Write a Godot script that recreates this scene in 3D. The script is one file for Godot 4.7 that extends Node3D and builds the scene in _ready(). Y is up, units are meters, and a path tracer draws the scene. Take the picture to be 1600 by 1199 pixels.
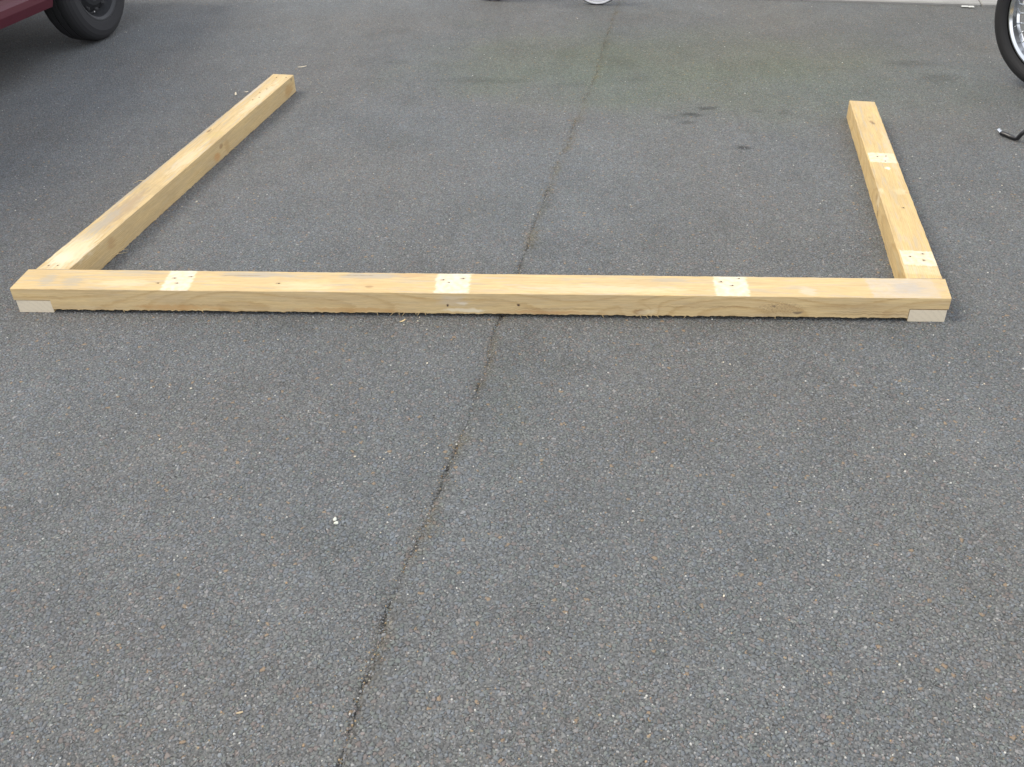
extends Node3D
# A three-beam timber frame laid out on an old asphalt yard, parked vehicles at its edges.

var taken := {}
var M := {}

# ------------------------------------------------------------------ mesh helpers
class MB:
	var v := PackedVector3Array()
	var n := PackedVector3Array()
	var t := PackedVector2Array()
	var c := PackedColorArray()
	var tinted := false
	func tri(a: Vector3, b: Vector3, d: Vector3, na: Vector3, nb: Vector3, nd: Vector3, ta := Vector2.ZERO, tb := Vector2.ZERO, td := Vector2.ZERO) -> void:
		if (d - a).cross(b - a).dot(na + nb + nd) >= 0.0:
			v.append_array([a, b, d]); n.append_array([na, nb, nd]); t.append_array([ta, tb, td])
		else:
			v.append_array([a, d, b]); n.append_array([na, nd, nb]); t.append_array([ta, td, tb])
	func flat(a: Vector3, b: Vector3, d: Vector3, away: Vector3) -> void:   # flat triangle whose normal points away from a point
		var k := (b - a).cross(d - a).normalized()
		if k.dot((a + b + d) / 3.0 - away) < 0.0: k = -k
		tri(a, b, d, k, k, k)
	func quad(a: Vector3, b: Vector3, d: Vector3, e: Vector3, k: Vector3) -> void:
		tri(a, b, d, k, k, k); tri(a, d, e, k, k, k)
	func mesh() -> ArrayMesh:
		var arr := []
		arr.resize(Mesh.ARRAY_MAX)
		arr[Mesh.ARRAY_VERTEX] = v; arr[Mesh.ARRAY_NORMAL] = n; arr[Mesh.ARRAY_TEX_UV] = t
		if tinted: arr[Mesh.ARRAY_COLOR] = c
		var m := ArrayMesh.new()
		m.add_surface_from_arrays(Mesh.PRIMITIVE_TRIANGLES, arr)
		return m
	# solid of revolution about local z through (cx, cy); profile = [radius, z]
	func lathe(profile: Array, segs: int, cx := 0.0, cy := 0.0) -> void:
		for i in profile.size() - 1:
			var p: Vector2 = profile[i]
			var q: Vector2 = profile[i + 1]
			var k := Vector2(q.y - p.y, -(q.x - p.x)).normalized()   # (radial, z)
			for s in segs:
				var a := TAU * s / segs
				var b := TAU * (s + 1) / segs
				var A := Vector3(cos(a), sin(a), 0); var B := Vector3(cos(b), sin(b), 0)
				var o := Vector3(cx, cy, 0); var Z := Vector3(0, 0, 1)
				var na := A * k.x + Z * k.y; var nb := B * k.x + Z * k.y
				var p1 := o + A * p.x + Z * p.y; var p2 := o + B * p.x + Z * p.y
				var q1 := o + A * q.x + Z * q.y; var q2 := o + B * q.x + Z * q.y
				if p.x > 1e-6: tri(p1, p2, q2, na, nb, nb)
				if q.x > 1e-6: tri(p1, q2, q1, na, nb, na)
	func tube(pts: Array, r: float, segs := 10, r2 := -1.0) -> void:
		var last := pts.size() - 1
		var rings := []
		var up := Vector3(0.12, 0.97, 0.21)
		for i in pts.size():
			var d: Vector3 = (pts[mini(i + 1, last)] - pts[maxi(i - 1, 0)]).normalized()
			var x := d.cross(up).normalized()
			if x.length() < 0.5: x = d.cross(Vector3.RIGHT).normalized()
			var y := x.cross(d)
			up = y
			var rr: float = r if r2 < 0.0 else lerpf(r, r2, float(i) / last)
			var ring := []
			for s in segs:
				var a := TAU * s / segs
				ring.append([pts[i] + (x * cos(a) + y * sin(a)) * rr, x * cos(a) + y * sin(a)])
			rings.append(ring)
		for i in last:
			for s in segs:
				var a = rings[i][s]; var b = rings[i][(s + 1) % segs]; var e = rings[i + 1][(s + 1) % segs]; var f = rings[i + 1][s]
				tri(a[0], b[0], e[0], a[1], b[1], e[1]); tri(a[0], e[0], f[0], a[1], e[1], f[1])
		for end in [0, last]:
			var k: Vector3 = (pts[end] - pts[1 if end == 0 else last - 1]).normalized()
			for s in segs:
				tri(pts[end], rings[end][s][0], rings[end][(s + 1) % segs][0], k, k, k)
	# chamfered box
	func box(at: Vector3, size: Vector3, ch := 0.004) -> void:
		var h := size / 2.0
		var k := minf(ch, minf(h.x, minf(h.y, h.z)) * 0.9)
		for ax in 3:
			for s in [-1.0, 1.0]:
				var u := (ax + 1) % 3; var w := (ax + 2) % 3
				var N := Vector3.ZERO; N[ax] = s
				var P := []
				for q in [[-1, -1], [1, -1], [1, 1], [-1, 1]]:
					var p := Vector3.ZERO
					p[ax] = s * h[ax]; p[u] = q[0] * (h[u] - k); p[w] = q[1] * (h[w] - k)
					P.append(at + p)
				quad(P[0], P[1], P[2], P[3], N)
		for ax in 3:
			var u := (ax + 1) % 3; var w := (ax + 2) % 3
			for su in [-1.0, 1.0]:
				for sw in [-1.0, 1.0]:
					var P := []
					for e in [-1.0, 1.0]:
						var p := Vector3.ZERO; p[ax] = e * (h[ax] - k); p[u] = su * h[u]; p[w] = sw * (h[w] - k)
						var q := Vector3.ZERO; q[ax] = e * (h[ax] - k); q[u] = su * (h[u] - k); q[w] = sw * h[w]
						P.append(at + p); P.append(at + q)
					var N := Vector3.ZERO; N[u] = su; N[w] = sw
					quad(P[0], P[1], P[3], P[2], N.normalized())
		for sx in [-1.0, 1.0]:
			for sy in [-1.0, 1.0]:
				for sz in [-1.0, 1.0]:
					var g := Vector3(sx, sy, sz)
					var i := h - Vector3(k, k, k)
					var N := g.normalized()
					tri(at + g * Vector3(h.x, i.y, i.z), at + g * Vector3(i.x, h.y, i.z), at + g * Vector3(i.x, i.y, h.z), N, N, N)
	# polygon in x, y pushed from z0 to z1, its rim bevelled by k
	func slab(poly: PackedVector2Array, z0: float, z1: float, k := 0.0) -> void:
		var inner := poly
		if k > 0.0:
			var off := Geometry2D.offset_polygon(poly, -k)
			if off.size() and off[0].size() == poly.size(): inner = off[0]
			else: k = 0.0
		if k > 0.0:   # line the inner polygon up with the outer one
			var best := 0
			for i in inner.size():
				if inner[i].distance_to(poly[0]) < inner[best].distance_to(poly[0]): best = i
			var r := PackedVector2Array()
			for i in inner.size(): r.append(inner[(best + i) % inner.size()])
			inner = r
		for side in 2:
			var z := z0 if side == 0 else z1
			var N := Vector3(0, 0, -1 if z == minf(z0, z1) else 1)
			var idx := Geometry2D.triangulate_polygon(inner)
			for i in range(0, idx.size(), 3):
				var a := inner[idx[i]]; var b := inner[idx[i + 1]]; var d := inner[idx[i + 2]]
				tri(Vector3(a.x, a.y, z), Vector3(b.x, b.y, z), Vector3(d.x, d.y, z), N, N, N)
		var sgn := 1.0 if Geometry2D.is_polygon_clockwise(poly) else -1.0
		var lo := minf(z0, z1) + k; var hi := maxf(z0, z1) - k
		for i in poly.size():
			var a := poly[i]; var b := poly[(i + 1) % poly.size()]
			var e := (b - a).normalized()
			var N := Vector3(-e.y, e.x, 0) * sgn
			quad(Vector3(a.x, a.y, lo), Vector3(b.x, b.y, lo), Vector3(b.x, b.y, hi), Vector3(a.x, a.y, hi), N)
			if k > 0.0:
				var c0 := inner[i]; var c1 := inner[(i + 1) % inner.size()]
				quad(Vector3(a.x, a.y, hi), Vector3(b.x, b.y, hi), Vector3(c1.x, c1.y, hi + k), Vector3(c0.x, c0.y, hi + k), (N + Vector3(0, 0, 1)).normalized())
				quad(Vector3(a.x, a.y, lo), Vector3(b.x, b.y, lo), Vector3(c1.x, c1.y, lo - k), Vector3(c0.x, c0.y, lo - k), (N - Vector3(0, 0, 1)).normalized())

func numbered(called: String) -> String:
	var k: int = taken.get(called, 0)
	taken[called] = k + 1
	return called if k == 0 else "%s_%03d" % [called, k]

func tag(o: Node, label: String, category: String, group := "", kind := "") -> void:
	if label: o.set_meta("label", label)
	if category: o.set_meta("category", category)
	if group: o.set_meta("group", group)
	if kind: o.set_meta("kind", kind)

func part(called: String, shape: Mesh, mat: Material, parent: Node, at := Vector3.ZERO) -> MeshInstance3D:
	var o := MeshInstance3D.new()
	o.mesh = shape
	o.material_override = mat
	o.position = at
	o.name = numbered(called) if parent == self else called
	if parent != self:
		var k := 1
		while parent.has_node(NodePath(o.name)):
			o.name = "%s_%03d" % [called, k]
			k += 1
	parent.add_child(o, true)
	return o

func thing(called: String, label: String, category: String, xf := Transform3D.IDENTITY, group := "") -> Node3D:
	var o := Node3D.new()
	o.name = numbered(called)
	o.transform = xf
	add_child(o, true)
	tag(o, label, category, group)
	return o

func mat(lin: Color, rough: float, metal := 0.0, coat := 0.0) -> StandardMaterial3D:
	var m := StandardMaterial3D.new()
	m.albedo_color = lin.linear_to_srgb()
	m.roughness = rough
	m.metallic = metal
	if coat > 0.0:
		m.clearcoat_enabled = true
		m.clearcoat = coat
		m.clearcoat_roughness = 0.08
	return m

func noise(sd: int, f: float, type := FastNoiseLite.TYPE_SIMPLEX_SMOOTH, oct := 1) -> FastNoiseLite:
	var n := FastNoiseLite.new()
	n.seed = sd
	n.noise_type = type
	n.frequency = f
	n.fractal_type = FastNoiseLite.FRACTAL_FBM if oct > 1 else FastNoiseLite.FRACTAL_NONE
	n.fractal_octaves = oct
	return n

func tex(w: int, h: int, data: PackedByteArray, fmt := Image.FORMAT_RGB8) -> ImageTexture:
	var im := Image.create_from_data(w, h, false, fmt, data)
	im.generate_mipmaps()
	return ImageTexture.create_from_image(im)

func s8(x: float) -> int:   # linear to an sRGB byte
	x = clampf(x, 0.0, 1.0)
	return int(255.0 * (12.92 * x if x <= 0.0031308 else 1.055 * pow(x, 0.41667) - 0.055) + 0.5)

# ------------------------------------------------------------------ asphalt
func asphalt_material() -> StandardMaterial3D:
	var S := 2048
	var rng := RandomNumberGenerator.new()
	rng.seed = 11
	var big := noise(3, 0.145, FastNoiseLite.TYPE_CELLULAR)
	big.cellular_jitter = 1.0
	big.domain_warp_enabled = true
	big.domain_warp_amplitude = 3.0
	big.domain_warp_frequency = 0.11
	big.cellular_return_type = FastNoiseLite.RETURN_CELL_VALUE
	var A := big.get_image(S, S).get_data()
	big.cellular_return_type = FastNoiseLite.RETURN_DISTANCE2_SUB
	var B := big.get_image(S, S).get_data()
	var fine := noise(4, 0.40, FastNoiseLite.TYPE_CELLULAR)
	fine.cellular_return_type = FastNoiseLite.RETURN_CELL_VALUE
	var F := fine.get_image(S, S).get_data()
	# colour of each stone by its cell value
	var pal := PackedByteArray()
	var fin := PackedByteArray()
	var hgt := PackedInt32Array()
	for i in 256:
		var L := 0.165 + 0.060 * pow(rng.randf(), 1.2)
		var c := Color(L * 0.985, L * 1.02, L)
		var k := rng.randf()
		if k < 0.30: c = Color(L * 0.93, L * 1.0, L * 1.06)
		elif k < 0.50: c = Color(L * 0.95, L * 1.03, L * 0.98)
		elif k < 0.62: c = Color(L * 1.1, L * 0.98, L * 0.92)
		if k > 0.996: c = Color(0.42, 0.41, 0.38)
		elif k > 0.987: c = Color(0.29, 0.225, 0.155)
		elif k > 0.965: c = Color(0.28, 0.275, 0.27)
		pal.append_array([s8(c.r), s8(c.g), s8(c.b)])
		var l := 0.085 + 0.11 * rng.randf()
		var d := Color(l * 0.985, l * 1.01, l)
		var q := rng.randf()
		if q > 0.965: d = Color(0.30, 0.295, 0.27)
		elif q > 0.94: d = Color(0.25, 0.20, 0.14)
		fin.append_array([s8(d.r), s8(d.g), s8(d.b)])
		hgt.append(int(110 + 110 * rng.randf()) if rng.randf() > 0.46 else 0)
	var out := PackedByteArray(); out.resize(S * S * 3)
	var H := PackedByteArray(); H.resize(S * S)
	for i in S * S:
		var a: int = A[i]
		var e: int = B[i]
		var h: int = hgt[a]
		var o := i * 3
		if h > 0 and e < 13:
			out[o] = 66; out[o + 1] = 67; out[o + 2] = 66   # bare bitumen between the stones
			H[i] = 0
		elif h > 0 and e > 26:
			out[o] = pal[a * 3]; out[o + 1] = pal[a * 3 + 1]; out[o + 2] = pal[a * 3 + 2]
			H[i] = mini(255, 70 + (h * mini(e, 110)) / 110)
		else:
			var f: int = F[i]
			out[o] = fin[f * 3]; out[o + 1] = fin[f * 3 + 1]; out[o + 2] = fin[f * 3 + 2]
			H[i] = 20 + (f >> 1)
	var m := StandardMaterial3D.new()
	m.albedo_texture = tex(S, S, out)
	m.roughness = 0.82
	m.metallic_specular = 0.4
	m.heightmap_enabled = true
	m.heightmap_texture = tex(S, S, H, Image.FORMAT_L8)
	m.heightmap_scale = 0.34
	m.vertex_color_use_as_albedo = true
	m.detail_enabled = true
	m.detail_blend_mode = BaseMaterial3D.BLEND_MODE_MUL
	m.detail_uv_layer = BaseMaterial3D.DETAIL_UV_2
	m.detail_albedo = yard_stains()
	return m

const YARD := Rect2(-4.5, -7.5, 9.0, 9.0)   # x, z covered by the stain map

func yard_stains() -> ImageTexture:
	var S := 1024
	var d := PackedByteArray(); d.resize(S * S * 3)
	var n1 := noise(21, 0.55, FastNoiseLite.TYPE_SIMPLEX_SMOOTH, 3)
	var n2 := noise(22, 3.4, FastNoiseLite.TYPE_SIMPLEX_SMOOTH, 3)
	var n3 := noise(23, 1.1)
	# x, z, radius along x, radius along z, strength, r, g, b
	var spots := [[0.75, -3.70, .04, .024, .85, .35, .36, .36], [0.82, -3.765, .036, .02, .8, .35, .36, .36], [0.705, -3.61, .036, .02, .6, .5, .5, .5], [0.66, -3.68, .05, .03, .35, .5, .5, .5], [0.873, -3.329, .024, .018, .9, .3, .3, .3], [1.11, -3.69, .03, .03, .45, .5, .5, .5], [1.0, -3.72, .03, .02, .3, .5, .5, .5],
		[1.83, -4.27, .10, .05, .45, .5, .48, .46], [1.87, -4.07, .08, .04, .4, .5, .48, .46], [-0.2, -4.24, .16, .03, .35, .6, .6, .6], [-0.02, -4.20, .16, .03, .3, .6, .6, .6], [0.25, -4.12, .1, .03, .25, .6, .6, .6], [-1.9, -2.9, .04, .04, .3, .5, .5, .5],
		[0.75, -4.35, .95, .55, .42, .90, .99, .72], [1.25, -4.0, .8, .5, .35, .91, .99, .74], [0.2, -4.5, .5, .4, .3, .92, 1.0, .78], [1.4, -4.9, 1.1, .6, .55, .86, .82, .72], [0.7, -5.2, .3, .14, .3, .9, .8, .7], [-0.16, -5.2, .12, .1, .35, .7, .75, .7], [2.4, -4.7, .8, .8, .4, .8, .79, .76],
		[0.55, -1.0, .8, .5, .3, .84, .85, .85], [-0.7, -0.9, .5, .4, .2, .86, .84, .85], [-1.4, -2.9, .9, 1.2, .2, .94, .94, 1.0], [0.07, -2.0, .07, .12, .35, .75, .74, .7], [0.0, -1.75, .05, .2, .3, .82, .85, .75]]
	var base := 0.885
	for j in S:
		var z := YARD.position.y + YARD.size.y * (j + 0.5) / S
		for i in S:
			var x := YARD.position.x + YARD.size.x * (i + 0.5) / S
			var a := n1.get_noise_2d(x, z)
			var b := n2.get_noise_2d(x, z)
			var c := n3.get_noise_2d(x + 9.0, z)
			var f := base * (1.0 + 0.09 * a + 0.085 * b + 0.06 * n2.get_noise_2d(x * 2.6, z * 0.5 + 70.0) + 0.05 * n2.get_noise_2d(x * 7.0, z * 7.0))
			var r := f * (1.0 + 0.03 * c); var g := f; var u := f * (1.0 - 0.03 * c)
			var o := (j * S + i) * 3
			d[o] = s8(r); d[o + 1] = s8(g); d[o + 2] = s8(u)
	var rng := RandomNumberGenerator.new()
	rng.seed = 19
	for i in 170:
		var r := rng.randf_range(0.015, 0.075)
		var pale := rng.randf() < 0.35
		var c := 1.16 if pale else rng.randf_range(0.6, 0.85)
		spots.append([rng.randf_range(-2.8, 2.8), rng.randf_range(-5.4, -0.7), r, r * rng.randf_range(0.5, 1.4), rng.randf_range(0.15, 0.4), c, c, c * rng.randf_range(0.93, 1.03)])
	for s in spots:
		var i0 := int((s[0] - 2.2 * s[2] - YARD.position.x) / YARD.size.x * S); var i1 := int((s[0] + 2.2 * s[2] - YARD.position.x) / YARD.size.x * S)
		var j0 := int((s[1] - 2.2 * s[3] - YARD.position.y) / YARD.size.y * S); var j1 := int((s[1] + 2.2 * s[3] - YARD.position.y) / YARD.size.y * S)
		for j in range(maxi(j0, 0), mini(j1 + 1, S)):
			var z := YARD.position.y + YARD.size.y * (j + 0.5) / S
			for i in range(maxi(i0, 0), mini(i1 + 1, S)):
				var x := YARD.position.x + YARD.size.x * (i + 0.5) / S
				var q := Vector2((x - s[0]) / s[2], (z - s[1]) / s[3]).length() + 0.5 * n2.get_noise_2d(x * 4.0 / maxf(s[2] * 8.0, 1.0) + 3.0, z * 4.0 / maxf(s[2] * 8.0, 1.0))
				var k: float = s[4] * (1.0 - smoothstep(0.3, 1.6, q))
				if k <= 0.0: continue
				var o := (j * S + i) * 3
				d[o] = mini(255, int(d[o] * pow(lerpf(1.0, s[5], k), 0.4545))); d[o + 1] = mini(255, int(d[o + 1] * pow(lerpf(1.0, s[6], k), 0.4545))); d[o + 2] = mini(255, int(d[o + 2] * pow(lerpf(1.0, s[7], k), 0.4545)))
	return tex(S, S, d)

const SEAM := [[0.4, -0.38], [-0.86, -0.286], [-1.161, -0.241], [-1.503, -0.153], [-1.744, -0.097], [-2.071, -0.046], [-2.488, 0.039], [-3.209, 0.183], [-4.224, 0.410], [-5.396, 0.627], [-7.2, 0.96]]
var seam_n := noise(31, 9.0, FastNoiseLite.TYPE_SIMPLEX_SMOOTH, 3)

func seam_x(z: float) -> float:
	var zz := clampf(z, -7.2, 0.4)
	for i in SEAM.size() - 1:
		if zz <= SEAM[i][0] and zz >= SEAM[i + 1][0]:
			var k: float = (SEAM[i][0] - zz) / (SEAM[i][0] - SEAM[i + 1][0])
			return lerpf(SEAM[i][1], SEAM[i + 1][1], k) + 0.011 * seam_n.get_noise_2d(zz * 0.4, 3.0) + 0.005 * seam_n.get_noise_2d(zz * 3.0, 8.0)
	return SEAM[0][1]

func build_ground() -> void:
	var offs := PackedFloat32Array([-200, -60, -20, -9])
	var x := -6.0
	while x < -0.2:
		offs.append(x); x += 0.12
	offs.append_array([-0.2, -0.14, -0.1, -0.07, -0.05, -0.038, -0.028, -0.021, -0.016, -0.012, -0.009, -0.006, -0.003, 0.0, 0.003, 0.006, 0.009, 0.012, 0.016, 0.021, 0.028, 0.038, 0.05, 0.07, 0.1, 0.14, 0.2])
	x = 0.3
	while x < 6.0:
		offs.append(x); x += 0.12
	offs.append_array([9, 20, 60, 200])
	var rows := PackedFloat32Array([200, 60, 20, 6, 2, 1])
	var z := 0.4
	while z > -6.2:
		rows.append(z); z -= 0.006 if z > -2.6 else (0.009 if z > -4.0 else 0.014)
	rows.append_array([-6.4, -7.2, -10, -20, -60, -200])
	var C := offs.size(); var R := rows.size()
	var v := PackedVector3Array(); v.resize(C * R)
	var nn := PackedVector3Array(); nn.resize(C * R)
	var uv := PackedVector2Array(); uv.resize(C * R)
	var uv2 := PackedVector2Array(); uv2.resize(C * R)
	var col := PackedColorArray(); col.resize(C * R)
	var und := noise(33, 0.8, FastNoiseLite.TYPE_SIMPLEX_SMOOTH, 2)
	for j in R:
		var zz := rows[j]
		var sx := seam_x(zz)
		var w := 0.0044 + 0.0028 * seam_n.get_noise_2d(zz * 2.0, 11.0)
		var deep := clampf(0.62 + 0.9 * seam_n.get_noise_2d(zz * 1.3, 17.0), 0.28, 1.0) * 0.0055
		deep *= lerpf(0.5, 1.0, smoothstep(-3.4, -2.2, zz))
		var wd := 0.017 + 0.014 * seam_n.get_noise_2d(zz * 1.1, 23.0)
		var dirt := clampf(0.50 + 0.9 * seam_n.get_noise_2d(zz * 0.6, 29.0), 0.15, 0.9)
		var tan_ := clampf(0.5 + 1.2 * seam_n.get_noise_2d(zz * 0.35, 41.0), 0.0, 1.0)
		var inside := zz < 0.41 and zz > -6.3
		for i in C:
			var of := offs[i]
			var px := sx + of
			var p := Vector3(px, 0, zz)
			var k := j * C + i
			var tint := Color(1, 1, 1)
			if inside and absf(of) < 0.25:
				var ra := of + 0.006 * seam_n.get_noise_2d(px * 9.0, zz * 9.0)
				p.y = -deep * exp(-pow(ra / w, 2.0)) + 0.0012 * smoothstep(-0.01, 0.012, of) * (1.0 - smoothstep(0.05, 0.2, of))
				var core := exp(-pow(ra / (w * 0.7), 2.0)) * (deep / 0.0055)
				var halo := exp(-pow((of - 0.006) / wd, 2.0)) * dirt * clampf(0.75 + 0.9 * seam_n.get_noise_2d(px * 9.0, zz * 7.0), 0.0, 1.0)
				var hc := Color(0.66, 0.64, 0.58).lerp(Color(0.98, 0.80, 0.52), tan_)
				tint = tint.lerp(hc, halo).lerp(Color(0.36, 0.33, 0.29), clampf(core * 0.46, 0.0, 1.0))
			v[k] = p
			nn[k] = Vector3.UP
			uv[k] = Vector2(px, zz) / 2.4
			uv2[k] = (Vector2(px, zz) - YARD.position) / YARD.size
			col[k] = tint
	for j in range(1, R - 1):   # normals of the groove
		for i in range(1, C - 1):
			if absf(offs[i]) < 0.2:
				var k := j * C + i
				nn[k] = (v[k - C] - v[k + C]).cross(v[k + 1] - v[k - 1]).normalized()
				if nn[k].y < 0.0: nn[k] = -nn[k]
	var idx := PackedInt32Array(); idx.resize((C - 1) * (R - 1) * 6)
	var o := 0
	for j in R - 1:
		for i in C - 1:
			var a := j * C + i
			idx[o] = a; idx[o + 1] = a + C; idx[o + 2] = a + 1
			idx[o + 3] = a + 1; idx[o + 4] = a + C; idx[o + 5] = a + C + 1
			o += 6
	var arr := []
	arr.resize(Mesh.ARRAY_MAX)
	arr[Mesh.ARRAY_VERTEX] = v; arr[Mesh.ARRAY_NORMAL] = nn; arr[Mesh.ARRAY_TEX_UV] = uv; arr[Mesh.ARRAY_TEX_UV2] = uv2; arr[Mesh.ARRAY_COLOR] = col; arr[Mesh.ARRAY_INDEX] = idx
	var m := ArrayMesh.new()
	m.add_surface_from_arrays(Mesh.PRIMITIVE_TRIANGLES, arr)
	var g := part("ground", m, asphalt_material(), self)
	tag(g, "worn grey asphalt yard with a dark seam running across it", "", "", "structure")

func chip_mesh(sd: int) -> ArrayMesh:   # an angular stone chip about one unit across
	var rng := RandomNumberGenerator.new()
	rng.seed = sd
	var ring := []
	var low := []
	for i in 6:
		var a := TAU * (i + rng.randf_range(-0.3, 0.3)) / 6
		var r := rng.randf_range(0.36, 0.54)
		ring.append(Vector3(cos(a) * r * 0.7, rng.randf_range(0.20, 0.32), sin(a) * r * 0.7))
		low.append(Vector3(cos(a) * r, -0.2, sin(a) * r))
	var b := MB.new()
	var top := Vector3(rng.randf_range(-0.1, 0.1), rng.randf_range(0.27, 0.36), rng.randf_range(-0.1, 0.1))
	for i in 6:
		var k := (i + 1) % 6
		b.flat(ring[i], ring[k], top, Vector3.ZERO)
		b.flat(ring[i], ring[k], low[k], Vector3.ZERO)
		b.flat(ring[i], low[k], low[i], Vector3.ZERO)
	return b.mesh()

func scatter(called: String, shape: Mesh, label: String, spots: Array) -> void:   # spots: [Transform3D, Color]
	var mm := MultiMesh.new()
	mm.transform_format = MultiMesh.TRANSFORM_3D
	mm.use_colors = true
	mm.mesh = shape
	mm.instance_count = spots.size()
	for i in spots.size():
		mm.set_instance_transform(i, spots[i][0])
		mm.set_instance_color(i, spots[i][1])
	var o := MultiMeshInstance3D.new()
	o.multimesh = mm
	var m := StandardMaterial3D.new()
	m.vertex_color_use_as_albedo = true
	m.roughness = 0.75
	o.material_override = m
	o.name = numbered(called)
	add_child(o, true)
	tag(o, label, "", "", "stuff")

func stone_colour(rng: RandomNumberGenerator) -> Color:
	var L := 0.118 + 0.115 * pow(rng.randf(), 1.3)
	var k := rng.randf()
	if k > 0.996: return Color(0.46, 0.45, 0.42)
	if k > 0.989: return Color(0.31, 0.24, 0.16)
	if k > 0.955: return Color(0.30, 0.30, 0.29)
	if k < 0.3: return Color(L * 0.92, L, L * 1.06)
	if k < 0.5: return Color(L * 0.94, L * 1.03, L * 0.97)
	if k < 0.62: return Color(L * 1.12, L * 0.97, L * 0.9)
	return Color(L, L, L)

func build_chips() -> void:
	var rng := RandomNumberGenerator.new()
	rng.seed = 77
	for variant in 3:
		var spots := []
		for i in 36000:   # stones standing proud of the binder
			var z := -0.75 - 3.4 * pow(rng.randf(), 1.35)
			var half := 0.80 - (z + 0.8) * 0.58
			var x := rng.randf_range(-half, half)
			var s := (0.0024 + 0.0048 * pow(rng.randf(), 1.6)) * (1.0 if rng.randf() > 0.05 else 1.4)
			var b := Basis(Vector3.UP, rng.randf() * TAU) * Basis(Vector3.RIGHT, rng.randf_range(-0.4, 0.4))
			b = b * Basis.from_scale(Vector3(s, s * rng.randf_range(0.45, 0.75), s * rng.randf_range(0.6, 1.0)))
			spots.append([Transform3D(b, Vector3(x, 0.0001, z)), stone_colour(rng)])
		scatter("stone_chips", chip_mesh(5 + variant), "angular grey stone chips set in the asphalt surface", spots)
	var loose := []
	for i in 1100:   # pale and tan chips lying about
		var z := -0.78 - 5.2 * pow(rng.randf(), 1.2)
		var half := 0.82 - (z + 0.8) * 0.62
		var x := rng.randf_range(-half, half)
		var s := rng.randf_range(0.0025, 0.0062)
		var c := Color(0.55, 0.54, 0.49) if rng.randf() < 0.5 else (Color(0.36, 0.25, 0.15) if rng.randf() < 0.55 else Color(0.34, 0.35, 0.33))
		loose.append([Transform3D(Basis(Vector3.UP, rng.randf() * TAU) * Basis.from_scale(Vector3(s, s * 0.7, s * rng.randf_range(0.5, 1.0))), Vector3(x, 0.001, z)), c])
	scatter("pale_chips", chip_mesh(9), "scattered white and tan stone chips on the asphalt", loose)
	var grit := []
	for i in 5200:   # grit gathered along the seam
		var z := -0.8 - 4.7 * pow(rng.randf(), 1.3)
		var dens := 0.5 + 0.9 * seam_n.get_noise_2d(z * 0.6, 29.0)
		if rng.randf() > dens + 0.2: continue
		var s := rng.randf_range(0.002, 0.006)
		var L := rng.randf_range(0.05, 0.16)
		var c := Color(L, L * 0.94, L * 0.85)
		var k := rng.randf()
		if k > 0.9: c = Color(0.34, 0.25, 0.14)
		elif k > 0.72: c = Color(0.18, 0.13, 0.075)
		elif k > 0.68: c = Color(0.42, 0.40, 0.33)
		loose = []
		grit.append([Transform3D(Basis(Vector3.UP, rng.randf() * TAU) * Basis.from_scale(Vector3(s, s * 0.75, s * 0.8)), Vector3(seam_x(z) + rng.randfn(0.004, 0.013), -0.0008, z)), c])
	scatter("seam_grit", chip_mesh(12), "brown and grey grit gathered along the asphalt seam", grit)
	# crumbs of wood from the saw
	var crumbs := []
	for cl in [[-0.26, -2.165, 0.05, 6], [-0.285, -1.603, 0.035, 7], [-0.20, -1.62, 0.06, 3], [-1.16, -2.9, 0.3, 14], [-0.95, -4.3, 0.35, 16], [0.9, -2.02, 0.5, 10], [-0.5, -2.05, 0.5, 12], [-1.45, -3.3, 0.25, 12], [0.05, -1.3, 0.7, 10], [1.35, -2.8, 0.3, 6]]:
		for i in cl[3]:
			var s := rng.randf_range(0.003, 0.009)
			var L := rng.randf_range(0.5, 0.75)
			var b := Basis(Vector3.UP, rng.randf() * TAU) * Basis.from_scale(Vector3(s, 0.0022, s * rng.randf_range(0.3, 0.8)))
			crumbs.append([Transform3D(b, Vector3(cl[0] + rng.randfn(0, cl[2] * 0.6), 0.0025, cl[1] + rng.randfn(0, cl[2] * 0.5))), Color(L, L * 0.9, L * 0.7)])
	scatter("wood_crumbs", chip_mesh(15), "pale crumbs of wood dropped on the asphalt", crumbs)

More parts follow.
